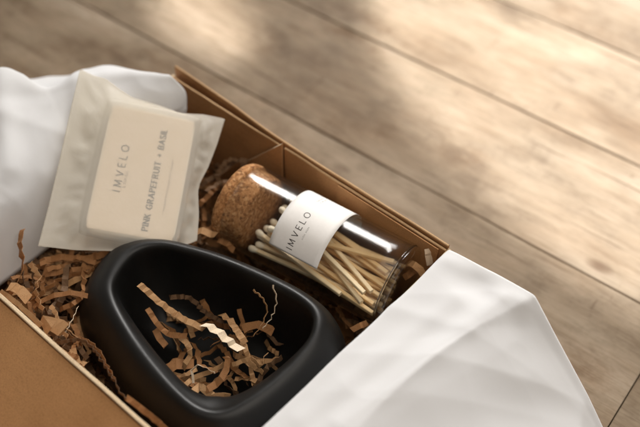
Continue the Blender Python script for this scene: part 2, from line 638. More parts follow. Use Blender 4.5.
def panel(name, quad_bottom, quad_top, parent, mats, nx=24, wob=0.0, seed=0.0, cut=True):
    """board panel: quad_bottom = (outer a, outer b, inner b, inner a) at the foot, quad_top the same at the rim"""
    verts, faces, mi = [], [], []
    oa, ob, ib, ia = [V(p) for p in quad_bottom]
    ta, tb, sb, sa = [V(p) for p in quad_top]
    for i in range(nx + 1):
        t = i / nx
        nrm = (oa - ia).normalized()
        wv_ = nrm * (wob * noise.noise(V((t * 5.0, seed, 0)))) + V((0, 0, wob * 0.35 * noise.noise(V((t * 9.0, seed, 4)))))
        o0, o1, i1, i0 = oa.lerp(ob, t), ta.lerp(tb, t) + wv_, sa.lerp(sb, t) + wv_, ia.lerp(ib, t)
        e = (o1 - i1) * 0.18
        dz = V((0, 0, 0.0004))
        verts += [o0, o1 - dz, o1 - e, i1 + e, i1 - dz, i0]
    for i in range(nx):
        for j in range(6):
            a, b = i * 6 + j, i * 6 + (j + 1) % 6
            faces.append((a, b, b + 6, a + 6))
            mi.append(1 if (cut and j in (1, 2, 3)) else 0)
    faces.append(tuple(range(6)))
    mi.append(0)
    faces.append(tuple(nx * 6 + j for j in range(5, -1, -1)))
    mi.append(0)
    return mesh_obj(name, verts, faces, mats, parent, mi, False)


M['rim_edge'] = mat_kraft('kraft_far_rim_edge', (0.46, 0.29, 0.15), (0.53, 0.35, 0.19))
BM = [M['board'], M['board_edge']]
BF = [M['board'], M['rim_edge']]
T = 0.0022
# base
mesh_obj('base', [V((x, y, z)) for z in (0.0008, 0.0036) for x, y in ((XL, YN), (XR, YN), (XR, YF), (XL, YF))],
         [(0, 3, 2, 1), (4, 5, 6, 7), (0, 1, 5, 4), (1, 2, 6, 5), (2, 3, 7, 6), (3, 0, 4, 7)], M['board'], box, None, False)
# near side wall (outer board plus the turned-in inner board)
o = panel('side_wall', [(XL, YN - T, 0.0008), (XR, YN - T, 0.0008), (XR, YN, 0.004), (XL, YN, 0.004)],
          [(XL, YN - T, ZT), (XR, YN - T, ZT), (XR, YN, ZT), (XL, YN, ZT)], box, BM, 40, 0.0006, 1.0)
# the lid, hinged on the near wall and folded back down to the floor
LT = 0.0028
p_ = [V((XL - 0.002, YN - T - 0.0006, 0.0885)), V((XR + 0.002, YN - T - 0.0006, 0.0885)), V((XR + 0.002, -0.075, 0.004)), V((XL - 0.002, -0.075, 0.004))]
nl = (p_[1] - p_[0]).cross(p_[2] - p_[0]).normalized()
nl = nl if nl.z > 0 else -nl
vv = p_ + [q - nl * LT for q in p_]
mesh_obj('lid', vv, [(0, 3, 2, 1), (4, 5, 6, 7), (0, 1, 5, 4), (1, 2, 6, 5), (2, 3, 7, 6), (3, 0, 4, 7)], BM, box, None, False)
# far side wall, its outer board bowing away at the left end
segs = 44
verts, faces, mi = [], [], []
for i in range(segs + 1):
    t = i / segs
    x = XL - 0.004 + (XR - XL + 0.004) * t
    bow = 0.0042 * (1 - smooth(0.0, 0.5, t)) + 0.0006 * noise.noise(V((t * 6, 3, 3)))
    y0 = YF + 0.0009
    zt = ZT + 0.0012 * (1 - smooth(0, 0.5, t))
    verts += [V((x, y0 + 0.0014, 0.0008)), V((x, y0 + bow + 0.0014, zt - 0.0004)), V((x, y0 + bow + 0.0011, zt)), V((x, y0 + bow + 0.0003, zt)),
              V((x, y0 + bow - 0.0001, zt - 0.0004)), V((x, y0, 0.0008))]
for i in range(segs):
    for j in range(6):
        a, b = i * 6 + j, i * 6 + (j + 1) % 6
        faces.append((a, b, b + 6, a + 6))
        mi.append(1 if j in (1, 2, 3) else 0)
faces += [tuple(range(6)), tuple(segs * 6 + j for j in range(5, -1, -1))]
mi += [0, 0]
mesh_obj('side_wall', verts, faces, BF, box, mi, False)
# far inner boards: two, with the slit between them
xs = at_y(284.5, 145, YF).x
TI = 0.0014
pl = panel('inner_panel', [(XL, YF, 0.004), (xs - 0.0009, YF, 0.004), (xs - 0.0009, YF - TI, 0.004), (XL, YF - TI, 0.004)],
           [(XL, YF, ZT - 0.0022), (xs - 0.0009, YF, ZT - 0.0022), (xs - 0.0009, YF - TI, ZT - 0.0022), (XL, YF - TI, ZT - 0.0022)], box, BF, 20, 0.0005, 7.0)
xf = at_y(341, 175, YF).x
pr = panel('inner_panel', [(xs + 0.0009, YF + 0.0002, 0.004), (XR, YF + 0.0002, 0.004), (XR, YF - TI, 0.004), (xs + 0.0009, YF - TI, 0.004)],
           [(xs + 0.0009, YF + 0.0002, ZT - 0.0020), (XR, YF + 0.0002, ZT - 0.0020), (XR, YF - TI, ZT - 0.0020), (xs + 0.0009, YF - TI, ZT - 0.0020)], box, BF, 30, 0.0006, 12.0)
# the folded corner flap left of the slit, and the tab right of the fold line
fy = YF - TI - 0.0007
p = [at_y(283, 143, fy), at_y(283.5, 190, fy), at_y(225, 190, fy - 0.002), at_y(243, 163, fy - 0.004)]
vv = p + [q - V((0, 0.0016, 0)) for q in p]
mesh_obj('corner_flap', vv, [(0, 1, 2, 3), (7, 6, 5, 4), (0, 4, 5, 1), (1, 5, 6, 2), (2, 6, 7, 3), (3, 7, 4, 0)], BM, box, [0, 0, 0, 0, 0, 1], False)
p = [V((xf, fy, ZT - 0.0030)), V((XR - 0.004, fy, ZT - 0.0030)), V((XR - 0.004, fy, 0.02)), V((xf - 0.003, fy, 0.02))]
vv = p + [q - V((0, 0.0006, 0)) for q in p]
mesh_obj('corner_flap', vv, [(0, 1, 2, 3), (7, 6, 5, 4), (0, 4, 5, 1), (1, 5, 6, 2), (2, 6, 7, 3), (3, 7, 4, 0)], BM, box, None, False)
# end walls
for x0, x1 in ((XL - T, XL), (XR, XR + T)):
    panel('end_wall', [(x0, YN - T, 0.0008), (x0, YF + T, 0.0008), (x1, YF + T, 0.0008), (x1, YN - T, 0.0008)],
          [(x0, YN - T, ZT - 0.002), (x0, YF + 0.0012, ZT - 0.002), (x1, YF + 0.0012, ZT - 0.002), (x1, YN - T, ZT - 0.002)], box, BM, 20, 0.0005, x0 * 50)


# ------------------------------------------------------------------ tissue sheets
def sheet(name, rows, nu, nv, disp, label, soft, thick=0.00035):
    """rows: key curves (lists of points) from one edge of the sheet to the other"""
    R_ = [resample(catmull(r, 12) if len(r) > 2 else r, nu + 1, False) for r in rows]
    g = []
    for i in range(nu + 1):
        c_ = resample([r[i] for r in R_], nv + 1, False)
        for _ in range(soft):
            c_ = [c_[0]] + [c_[k - 1] * 0.25 + c_[k] * 0.5 + c_[k + 1] * 0.25 for k in range(1, nv)] + [c_[-1]]
        g.append(c_)
    verts, faces = [], []
    for side in (0, 1):
        for i in range(nu + 1):
            for j in range(nv + 1):
                a = g[min(nu, i + 1)][j] - g[max(0, i - 1)][j]
                b = g[i][min(nv, j + 1)] - g[i][max(0, j - 1)]
                n = a.cross(b).normalized()
                if n.z < 0:
                    n = -n
                p = g[i][j] + n * (disp(i / nu, j / nv, g[i][j]) - (thick if side else 0))
                verts.append(p)
    K = (nu + 1) * (nv + 1)
    for i in range(nu):
        for j in range(nv):
            a = i * (nv + 1) + j
            q = (a, a + 1, a + nv + 2, a + nv + 1)
            faces.append(q)
            faces.append(tuple(K + x for x in reversed(q)))
    rim = [i * (nv + 1) for i in range(nu + 1)] + [nu * (nv + 1) + j for j in range(1, nv + 1)] + \
          [i * (nv + 1) + nv for i in range(nu - 1, -1, -1)] + [j for j in range(nv - 1, 0, -1)]
    for a, b in zip(rim, rim[1:] + rim[:1]):
        faces.append((a, b, K + b, K + a))
    o = mesh_obj(name, verts, faces, M['tissue'])
    return tag(o, label, 'tissue paper')


def folds(p, lines):
    """sharp folds: each line (angle, offset point, slope, reach) is a crest or valley where the paper was once folded"""
    h = 0.0
    for ang, c_, sl, reach in lines:
        d_ = abs((p.x - c_.x) * math.sin(ang) - (p.y - c_.y) * math.cos(ang))
        h -= sl * d_ * math.exp(-(d_ / reach) ** 2)
    return h


def crease(p, a, b, wdt):
    """distance-based ridge profile along the segment a-b (plan view), 1 on it"""
    ap, ab = V((p.x - a.x, p.y - a.y)), V((b.x - a.x, b.y - a.y))
    t = max(0, min(1, ap.dot(ab) / ab.dot(ab)))
    d_ = (ap - ab * t).length
    return math.exp(-(d_ / (0.55 * wdt)) ** 2)


# right sheet, folded out over the right end wall
A = at(448, 249, 0.0935)
Bp = at(535, 295, 0.092)
Cc = at(600, 427, 0.034)
Rn = at(260, 427, 0.0935)
Rn2 = Rn + (Rn - A) * 0.32
rid_n = at(372, 416, 0.094)
rid_n2 = rid_n + (rid_n - at(500, 291, 0.094)) * 0.42
D = Bp + (Cc - Bp) * 1.55
Dn = at(640, 640, 0.004)
D.z = 0.004
rows = [
    [A + V((-0.004, -0.004, -0.035)), Rn.lerp(A, 0.5) + V((-0.006, 0, -0.035)), Rn2 + V((-0.004, 0.004, -0.035))],
    [A, A.lerp(Rn, 0.5) + V((0.0, 0, 0.001)), Rn2],
    [A.lerp(Bp, 0.55) + V((0.0, 0.0002, 0.0012)), at(438, 345, 0.0945), rid_n2.lerp(Rn2, 0.45)],
    [Bp, at(452, 338, 0.0965).lerp(rid_n, 0.25), rid_n2],
    [Bp.lerp(D, 0.5) + V((0.0, 0, 0.004)), at(560, 520, 0.052), at(440, 560, 0.055)],
    [D, at(640, 560, 0.004), Dn],
]
rc = [(at(452, 262, .092), at(520, 300, .092), 0.012, 0.0022), (at(300, 420, .092), at(455, 300, .092), 0.010, 0.0016),
      (at(340, 425, .092), at(500, 300, .092), 0.009, 0.0024), (at(360, 300, .092), at(470, 330, .092), 0.010, 0.0010),
      (at(560, 380, .06), at(430, 420, .07), 0.02, 0.001)]


FR = [(R(38), at(430, 360, .09), 0.13, 0.030), (R(52), at(395, 345, .09), -0.07, 0.022), (R(20), at(455, 330, .09), 0.06, 0.020),
      (R(75), at(480, 370, .08), 0.05, 0.030), (R(118), at(500, 330, .09), -0.05, 0.025), (R(41), at(360, 395, .09), 0.06, 0.016), (R(-12), at(520, 400, .06), 0.04, 0.03)]


def disp_r(u, v, p):
    h = 0.6 * folds(p, FR)
    for a, b, wd, am in rc:
        h += 0.65 * am * crease(p, a, b, wd)
    dd = (p - at(478, 283, 0.092)).length
    h -= 0.0042 * math.exp(-(dd / 0.011) ** 2)
    q = V((p.x * 34, p.y * 34, 2.0))
    h += 0.0008 * noise.noise(q * 0.7) - 0.0012 * abs(noise.noise(q * 0.8 + V((5, 1, 0))))
    edge = smooth(0, 0.05, u)
    return h * (0.35 + 0.65 * edge) * smooth(0.06, 0.2, v) * (1.0 - 0.5 * smooth(0.55, 0.9, v))


sheet('tissue_paper', rows, 150, 170, disp_r,
      'smooth white tissue sheet folded out over the box end beside the glass jar of matches', 2)

# left sheet, rumpled over the left end wall under the bag
e1 = at(187, 111, 0.082)
rows = [
    [V((-0.352, 0.262, 0.045)), V((-0.346, 0.20, 0.05)), V((-0.343, 0.14, 0.05)), V((-0.342, 0.075, 0.05))],
    [at(187, 108, 0.086), V((-0.357, 0.20, 0.088)), V((-0.354, 0.14, 0.09)), V((-0.353, 0.07, 0.09))],
    [at(187, 91, 0.098), V((-0.3675, 0.205, 0.099)), V((-0.3675, 0.15, 0.0985)), V((-0.367, 0.06, 0.098))],
    [at(168, 73, 0.108), at(112, 71, 0.110), at(74, 77, 0.110), at(46, 85, 0.108), at(10, 72, 0.112), at(-70, 120, 0.108)],
    [at(168, 73, 0.108) + V((-0.012, 0.008, -0.020)), at(112, 71, 0.110) + V((-0.025, 0.01, -0.016)), at(46, 92, 0.099), at(0, 74, 0.109), at(-130, 120, 0.10)],
    [at(168, 73, 0.108) + V((-0.03, 0.012, -0.070)), at(100, 71, 0.100) + V((-0.06, 0.02, -0.055)), at(-20, 84, 0.085), at(-230, 90, 0.09)],
    [at(168, 73, 0.108) + V((-0.05, 0.012, -0.104)), at(100, 71, 0.100) + V((-0.085, 0.02, -0.096)), at(-60, 90, 0.004), at(-330, 130, 0.004)],
]
lc = [(V((-0.37, 0.15, 0)), V((-0.44, 0.20, 0)), 0.014, 0.004), (V((-0.365, 0.2, 0)), V((-0.41, 0.235, 0)), 0.010, 0.002),
      (V((-0.36, 0.11, 0)), V((-0.44, 0.16, 0)), 0.014, 0.003)]


FL = [(R(30), V((-0.40, 0.17, 0)), 0.10, 0.020), (R(55), V((-0.385, 0.215, 0)), -0.08, 0.016), (R(12), V((-0.40, 0.13, 0)), 0.10, 0.018),
      (R(80), V((-0.41, 0.18, 0)), 0.07, 0.02), (R(-20), V((-0.39, 0.2, 0)), -0.07, 0.02)]


def disp_l(u, v, p):
    h = folds(p, FL)
    for a, b, wd, am in lc:
        h += am * crease(p, a, b, wd)
    q = V((p.x * 24, p.y * 24, 7.0))
    h += 0.0014 * (1 - abs(noise.noise(q * 1.3))) + 0.0010 * (0.5 - abs(noise.noise(q * 2.3)))
    return (h - 0.001) * smooth(0.0, 0.06, u) * smooth(0.0, 0.15, v)


sheet('tissue_paper', rows, 130, 140, disp_l,
      'rumpled white tissue sheet draped over the box end behind the translucent bag', 12)

# ------------------------------------------------------------------ black bowl
open_px = [(113, 291), (119, 270), (136, 251), (160, 246), (190, 252), (222, 262), (262, 279), (296, 297), (312, 313), (311, 332), (297, 352),
           (270, 377), (242, 396), (216, 405), (190, 396), (160, 366), (131, 327)]
ZB = 0.08
open_ = [at(u, v, ZB) for u, v in open_px]
op = resample(catmull(open_, 12, True), 120)
cen = sum(op, V((0, 0, 0))) / len(op)


def outward(i):
    a, b = op[(i - 2) % 120], op[(i + 2) % 120]
    t_ = (b - a).normalized()
    n_ = t_.cross(V((0, 0, 1)))
    if n_.dot(op[i] - cen) < 0:
        n_ = -n_
    return n_


onr = [outward(i) for i in range(120)]
for _ in range(6):
    onr = [(onr[i - 1] + onr[i] * 2 + onr[(i + 1) % 120]).normalized() for i in range(120)]


def wgt(i):
    """how far the body bulges beyond the rim at this bearing: most on the left, least at the back"""
    n_ = onr[i]
    return 1.20 + 0.85 * max(0, -n_.x) * (1 - max(0, n_.y)) + 0.25 * max(0, n_.x)


prof = [  # (scale towards centre for the inside / outward offset in mm, z)
    ('s', 0.0, 0.0300), ('s', 0.25, 0.0301), ('s', 0.50, 0.0310), ('s', 0.68, 0.0340), ('s', 0.80, 0.041), ('s', 0.88, 0.050), ('s', 0.935, 0.060),
    ('o', -1.5, 0.0680), ('o', -1.0, 0.0735), ('o', -0.5, 0.0770), ('o', 0.1, 0.0790), ('o', 1.0, 0.0799), ('o', 2.4, 0.0800), ('o', 3.8, 0.0790),
    ('o', 5.6, 0.0769), ('o', 7.7, 0.0732), ('o', 10.0, 0.0675), ('o', 12.2, 0.0590), ('o', 13.8, 0.0480), ('o', 14.4, 0.0380),
    ('o', 13.4, 0.0280), ('o', 10.8, 0.0200), ('o', 6.0, 0.0170), ('s', 0.6, 0.0165), ('s', 0.0, 0.0165)]
bv, bf = [], []
for kind, k, z in prof:
    for i in range(120):
        if kind == 's':
            m_ = max(0.0, onr[i].dot(V((0.62, -0.78, 0)))) ** 2
            p_ = cen.lerp(op[i], k if k > 0 else 0.01) - onr[i] * (0.0095 * m_ * k * (1 if z > 0.025 else 0))
        else:
            off = k * 0.001
            m_ = max(0.0, onr[i].dot(V((0.62, -0.78, 0)))) ** 2
            p_ = op[i] + onr[i] * (off * wgt(i) if off > 0 else off * (1 + 6.5 * m_))
            bv.append(V((p_.x, p_.y, z + m_ * {-1.5: 0.0045, -1.0: 0.002, -0.5: 0.0005}.get(k, 0.0) - 0.0030 * m_ * (1 - smooth(-1.0, 6.5, k)))))
            continue
        bv.append(V((p_.x, p_.y, z + (0.005 * m_ if k == 0.935 else 0.002 * m_ if k == 0.88 else 0.0))))
for r in range(len(prof) - 1):
    for i in range(120):
        a, b = r * 120 + i, r * 120 + (i + 1) % 120
        bf.append((a, b, b + 120, a + 120))
bf.append(tuple(range(119, -1, -1)))
bf.append(tuple((len(prof) - 1) * 120 + i for i in range(120)))
bowl = mesh_obj('bowl', bv, bf, M['ceramic'])
md = bowl.modifiers.new('soften', 'SUBSURF')
md.levels = md.render_levels = 1
tag(bowl, 'black satin ceramic bowl with a rounded triangular opening, holding paper shreds', 'bowl')

# ------------------------------------------------------------------ jar of matches
ja, jb = at(238, 202, 0.066), at(402, 288.5, 0.064)
ax = (jb - ja).normalized()
JL = (jb - ja).length
sv = V((0, 0, 1)).cross(ax).normalized()      # across, towards the far wall side is +/-
if sv.y < 0:
    sv = -sv
uv_ = ax.cross(sv)
if uv_.z < 0:
    uv_ = -uv_
RJ = 0.0262


def jp(a, r, ang):
    """ang measured from straight up towards the far wall"""
    return ja + ax * a + sv * (r * math.sin(ang)) + uv_ * (r * math.cos(ang))


jar = empty('match_jar', jp(JL / 2, RJ, math.pi))
tag(jar, 'clear glass jar with cork stopper lying in the box full of long matches', 'jar')


def lathe(name, profile, mat, parent, n=96, cap0=False, cap1=False):
    verts, faces = [], []
    for a, r in profile:
        for i in range(n):
            verts.append(jp(a, max(r, 1e-5), 2 * math.pi * i / n))
    for k in range(len(profile) - 1):
        for i in range(n):
            q, s = k * n + i, k * n + (i + 1) % n
            faces.append((q, s, s + n, q + n))
    if cap0:
        faces.append(tuple(range(n)))
    if cap1:
        faces.append(tuple((len(profile) - 1) * n + i for i in range(n)))
    return mesh_obj(name, verts, faces, mat, parent)


ri = RJ - 0.0015
gl = [(0.0060, ri + 0.0002), (0.0056, ri + 0.0007), (0.0060, RJ - 0.0002), (0.0068, RJ)]
gl += [(0.0068 + (JL - 0.0105) * k / 10, RJ) for k in range(1, 11)]
gl += [(JL - 0.0036, RJ - 0.0001), (JL - 0.0036, ri)]
gl += [(JL - 0.0036 - (JL - 0.0100) * k / 10, ri) for k in range(1, 11)]
gl.append(gl[0])
lathe('glass_body', gl, M['glass'], jar)
lathe('glass_base', [(JL - 0.0040, 0.0), (JL - 0.0040, ri - 0.002), (JL - 0.0034, ri - 0.0006), (JL - 0.0030, RJ - 0.0006), (JL - 0.0018, RJ - 0.0005), (JL - 0.0008, RJ - 0.0012),
                     (JL - 0.0001, RJ - 0.0030), (JL, RJ - 0.005), (JL, 0.0)], M['glass'], jar, 96)
lathe('glass_ring', [(JL - 0.0036 + 0.0007 * math.cos(2 * math.pi * q / 10), RJ - 0.0010 + 0.0007 * math.sin(2 * math.pi * q / 10)) for q in range(11)], M['thick_glass'], jar, 96)
rk = ri - 0.0002
ck = [(-0.0020, 0.0), (-0.0022, 0.010), (-0.0022, RJ - 0.0030), (-0.0016, RJ - 0.0014), (-0.0004, RJ - 0.0005), (0.0010, RJ), (0.0040, RJ + 0.0001), (0.0048, RJ - 0.0004),
      (0.0052, rk), (0.0110, rk - 0.0002), (0.0170, rk - 0.0008), (0.0183, rk - 0.0018), (0.0187, 0.010), (0.0187, 0.0)]
cork = lathe('cork_stopper', ck, M['cork'], jar, 96)
for v_ in cork.data.vertices:
    q = V(v_.co) * 420
    dirv = (V(v_.co) - ja)
    rad = dirv - ax * dirv.dot(ax)
    if rad.length > 0.018:
        v_.co = V(v_.co) - rad.normalized() * abs(noise.noise(q)) * 0.0004

# angle of the side that looks at the camera
vd = (CPOS - jp(JL / 2, 0, 0))
vd = vd - ax * vd.dot(ax)
phi0 = math.atan2(vd.dot(sv), vd.dot(uv_))
LA0, LA1 = 0.0400, 0.0730
LP0, LP1 = phi0 - R(29), phi0 + R(128)
verts, faces = [], []
NA, NP = 10, 60
for rr_ in (RJ + 0.00008, RJ + 0.0002):
    for i in range(NA + 1):
        for j in range(NP + 1):
            verts.append(jp(LA0 + (LA1 - LA0) * i / NA, rr_, LP0 + (LP1 - LP0) * j / NP))
K = (NA + 1) * (NP + 1)
for i in range(NA):
    for j in range(NP):
        a = i * (NP + 1) + j
        q = (a, a + 1, a + NP + 2, a + NP + 1)
        faces += [tuple(reversed(q)), tuple(K + x for x in q)]
rim = [i * (NP + 1) for i in range(NA + 1)] + [NA * (NP + 1) + j for j in range(1, NP + 1)] + \
      [i * (NP + 1) + NP for i in range(NA - 1, -1, -1)] + list(range(NP - 1, 0, -1))
for a, b in zip(rim, rim[1:] + rim[:1]):
    faces.append((a, b, K + b, K + a))
lab = mesh_obj('paper_label', verts, faces, M['label'], jar)
lab['label'] = 'white paper label wrapped round the glass jar'


def jl_fn(x, y, lift):
    """x along the text (round the jar), y up the letters (towards the cork)"""
    return jp(0.0560 - y, RJ + 0.0002 + lift, phi0 + x / RJ)


lo = letter_obj('lettering', [
    (lettering('IMVELO', 0.0036, 0.62, 0.12, 0.14), R(4) * RJ, 0.0012),
    (dashes(11, 0.0010, 0.0082, 3), R(5) * RJ, -0.0026),
    (dashes(9, 0.0010, 0.0085, 5), R(64) * RJ, 0.0042),
    (dashes(8, 0.0013, 0.0080, 8), R(64) * RJ, 0.0018)], jl_fn, M['ink'], lab)
lo.parent = lab

# matches
heads_n = 0


def match(p0, p1, label, pale, prof_w=0.0024):
    """p0 the head end, p1 the tail, both world points"""
    d_ = (p1 - p0).normalized()
    s_ = d_.cross(V((0, 0, 1))).normalized()
    u_ = s_.cross(d_)
    root = empty('match', p1)
    h = prof_w / 2
    c_ = h * 0.25
    ring = [(-h, -h + c_), (-h + c_, -h), (h - c_, -h), (h, -h + c_), (h, h - c_), (h - c_, h), (-h + c_, h), (-h, h - c_)]
    verts, faces = [], []
    for p_ in (p0, p1):
        for a, b in ring:
            verts.append(p_ + s_ * a + u_ * b)
    for i in range(8):
        faces.append((i, (i + 1) % 8, 8 + (i + 1) % 8, 8 + i))
    faces += [tuple(range(7, -1, -1)), tuple(range(8, 16))]
    mesh_obj('stick', verts, faces, M['wood_pale'] if pale else M['wood'], root, None, False)
    prof_ = [(-0.0021, 0.0001), (-0.0019, 0.0011), (-0.0010, 0.0019), (0.0002, 0.00215), (0.0016, 0.0020), (0.0030, 0.0016), (0.0042, 0.00135), (0.0043, 0.0006)]
    verts, faces = [], []
    n = 14
    for a, r in prof_:
        for i in range(n):
            q = 2 * math.pi * i / n
            verts.append(p0 + d_ * a + s_ * (r * math.cos(q)) + u_ * (r * math.sin(q)))
    for k in range(len(prof_) - 1):
        for i in range(n):
            faces.append((k * n + i, k * n + (i + 1) % n, (k + 1) * n + (i + 1) % n, (k + 1) * n + i))
    mesh_obj('match_head', verts, faces, M['tip'], root)
    tag(root, label, 'match', 'matches in the glass jar')
    return root


def jc(a, s, u):
    return ja + ax * a + sv * s + uv_ * u


MRND = random.Random(5)
A0, A1 = 0.0222, JL - 0.0056
lay = [(-0.0205, 6, 0), (-0.0175, 7, 0), (-0.0144, 8, 3), (-0.0113, 8, -4), (-0.0082, 7, 7), (-0.0051, 6, -9)]
PILE = 'cream tipped wooden match in the pile at the bottom of the glass jar'
for li, (q, n, slope) in enumerate(lay):
    half = math.sqrt(0.0228 ** 2 - (abs(q) + 0.0014) ** 2) - 0.0012
    for i in range(n):
        s = -half + 2 * half * (i + 0.5) / n if n > 1 else 0
        sh = math.tan(R(slope)) * 0.035
        s0 = max(-half, min(half, s * 0.94 - sh + MRND.uniform(-.0002, .0002)))
        s1 = max(-half, min(half, s * 0.94 + sh + MRND.uniform(-.0002, .0002)))
        a0 = A0 + MRND.uniform(0, 0.008)
        a1 = A1 - MRND.uniform(0, 0.004)
        match(jc(a0, s0, q + MRND.uniform(-.0002, .0002)), jc(a1, s1, q + MRND.uniform(-.0002, .0002)), PILE, MRND.random() < 0.3)
# the loose ones on top of the pile, crossing it
top = [
    ((0.0300, 0.0130, -0.0004), (0.1010, -0.0195, -0.0024), 'pale match crossing the pile from under the jar label to the near glass wall', True),
    ((0.0330, 0.0185, -0.0006), (0.1020, -0.0100, -0.0024), 'long match slanting across the jar beside the pale crossing one', True),
    ((0.0235, -0.0110, -0.0024), (0.0880, -0.0212, -0.0026), 'match with its round cream head against the cork, nearest the black bowl', True),
    ((0.0270, 0.0205, -0.0022), (0.1030, 0.0060, -0.0022), 'match slanting away from the far glass wall of the jar', False),
    ((0.0300, -0.0080, 0.0026), (0.1030, 0.0130, 0.0010), 'topmost match slanting the other way over the crossing ones', False),
    ((0.0290, 0.0060, 0.0056), (0.1000, -0.0155, 0.0014), 'uppermost pale match lying slantwise below the jar label', True),
]
for h0, h1, lb, pale in top:
    match(jc(*h0), jc(*h1), lb, pale, 0.0026)

# ------------------------------------------------------------------ glassine bag with the soap
b_bl, b_tl, b_br = at(38, 246, 0.080), at(80, 69, 0.119), at(196, 240, 0.066)
bn_ = (b_br - b_bl).cross(b_tl - b_bl).normalized()
if bn_.z < 0:
    bn_ = -bn_
bpx = [(38, 246), (48, 208), (60, 158), (70, 112), (80, 69), (94, 76), (106, 79), (118, 88), (132, 97), (158, 105), (180, 113), (203, 114), (225, 119),
       (217, 145), (208, 168), (200, 183), (198, 192), (199, 215), (197, 241), (160, 254), (130, 262), (112, 251), (75, 250)]
out_ = [at_pl(u, v, b_bl, bn_) for u, v in bpx]
TT = 0.0058
card_px = [(89, 224), (113, 101), (195, 126), (169, 246)]
cq = [at_pl(u, v, b_bl + bn_ * TT, bn_) for u, v in card_px]
cc_ = sum(cq, V((0, 0, 0))) / 4
e_up = ((cq[1] - cq[0]) + (cq[2] - cq[3])).normalized()          # along the text
e_rt = e_up.cross(bn_).normalized()
hl = ((cq[1] - cq[0]).length + (cq[2] - cq[3]).length) / 4
hw = ((cq[3] - cq[0]).length + (cq[2] - cq[1]).length) / 4
bag = empty('paper_bag', cc_ - bn_ * (2 * TT))
tag(bag, 'translucent glassine paper bag with a cream label leaning on the tissue', 'bag')
cb = cc_ - bn_ * TT


def to2(p):
    d_ = p - cb
    return d_.dot(e_up), d_.dot(e_rt)


oo = resample(out_, 160)
mh, mw, rad = hl + 0.0045, hw + 0.0040, 0.006


def r_soap(dx, dy):
    """parameter along the ray where it leaves the soap's rounded outline"""
    L = math.hypot(dx, dy)
    ux_, uy_ = dx / L, dy / L
    r = min(mh / max(1e-6, abs(ux_)), mw / max(1e-6, abs(uy_)))
    k = min(abs(ux_) / mh, abs(uy_) / mw) / max(abs(ux_) / mh, abs(uy_) / mw)
    return r * (1 - 0.03 * k ** 4) / L


rad_s = [0.02, 0.2, 0.4, 0.6, 0.75, 0.86, 0.93, 0.97, 1.0]
out_s = [0.04, 0.09, 0.15, 0.22, 0.30, 0.40, 0.52, 0.66, 0.8, 0.9, 0.96, 1.0]
gv, gf = [], []
nr = len(rad_s) + len(out_s)
for side in (1, -1):
    for i in range(160):
        dx, dy = to2(oo[i])
        rs = min(0.97, r_soap(dx, dy))
        ks = [rs * q for q in rad_s] + [rs + (1 - rs) * q for q in out_s]
        for k, q in enumerate(ks):
            x, y = dx * q, dy * q
            if k < len(rad_s):
                h = TT - 0.0012 * smooth(0.9, 1.0, q / rs)
            else:
                f_ = (q - rs) / (1 - rs)
                h = (TT - 0.0012) * (1 - smooth(-0.25, 0.95, f_)) / (1 - smooth(-0.25, 0.95, 0.0))
            nn = V((x * 70, y * 70, 3.0 if side > 0 else 9.0))
            sd = 1.0 + 1.3 * smooth(-0.2, 0.8, dy / 0.05)
            wr = sd * (0.0012 * noise.noise(nn) + 0.0024 * (abs(noise.noise(nn * 1.5)) - 0.25) + 0.0008 * (abs(noise.noise(nn * 3.7)) - 0.25))
            # tension folds that run outward from the corners of the soap
            f_o = max(0.0, (q - rs) / (1 - rs))
            wr += 0.0007 * math.sin(i * 0.55 + 2 * noise.noise(nn * 0.6)) * f_o * (1 - f_o) * 2.2
            h += wr * smooth(rs * 0.98, rs + 0.15, q) * (1 - smooth(0.8, 1.0, q))
            h = max(h, 0.00012 + 0.0006 * (1 - smooth(0.9, 1, q)))
            edge_w = 0.0014 * noise.noise(V((i * 0.07, 2, 1))) * smooth(0.8, 1, q) * (1 if i % 160 else 1)
            gv.append(cb + e_up * x + e_rt * y + bn_ * (side * h + edge_w + (0.0006 if side > 0 and k < len(rad_s) else 0)))
KK = 160 * nr
for s in (0, 1):
    for i in range(160):
        for k in range(nr - 1):
            a, b = s * KK + i * nr + k, s * KK + ((i + 1) % 160) * nr + k
            gf.append((a, b, b + 1, a + 1) if s == 0 else (a + 1, b + 1, b, a))
    gf.append(tuple(s * KK + i * nr for i in (range(160) if s else range(159, -1, -1))))
for i in range(160):
    a, b = i * nr + nr - 1, ((i + 1) % 160) * nr + nr - 1
    gf.append((a, b, KK + b, KK + a))
mesh_obj('bag_paper', gv, gf, M['bag'], bag)


def slab(name, hx, hy, z0, z1, mat, parent, rnd_=0.0, nb=6):
    pts = []
    for sx, sy, a0 in ((1, 1, 0), (-1, 1, 90), (-1, -1, 180), (1, -1, 270)):
        for k in range(nb + 1):
            a = R(a0 + 90 * k / nb)
            pts.append((sx * (hx - rnd_) + rnd_ * math.cos(a), sy * (hy - rnd_) + rnd_ * math.sin(a)))
    n = len(pts)
    lv = [(z0, 0.985), (z0 + (z1 - z0) * 0.12, 1.0), (z1 - (z1 - z0) * 0.12, 1.0), (z1, 0.985)]
    verts = [cb + e_up * (x * s) + e_rt * (y * s) + bn_ * z for z, s in lv for x, y in pts]
    faces = []
    for k in range(3):
        for i in range(n):
            a, b = k * n + i, k * n + (i + 1) % n
            faces.append((a, b, b + n, a + n))
    faces += [tuple(range(n - 1, -1, -1)), tuple(3 * n + i for i in range(n))]
    return mesh_obj(name, verts, faces, mat, parent, None, False)


card = slab('label_card', hl, hw, TT - 0.00035, TT, M['card'], bag, 0.0012)
soap = slab('soap_bar', hl + 0.0012, hw + 0.0012, -TT + 0.0022, TT - 0.0008, M['soap'], None, 0.007)
tag(soap, 'pale cream soap bar wrapped inside the translucent paper bag', 'soap')


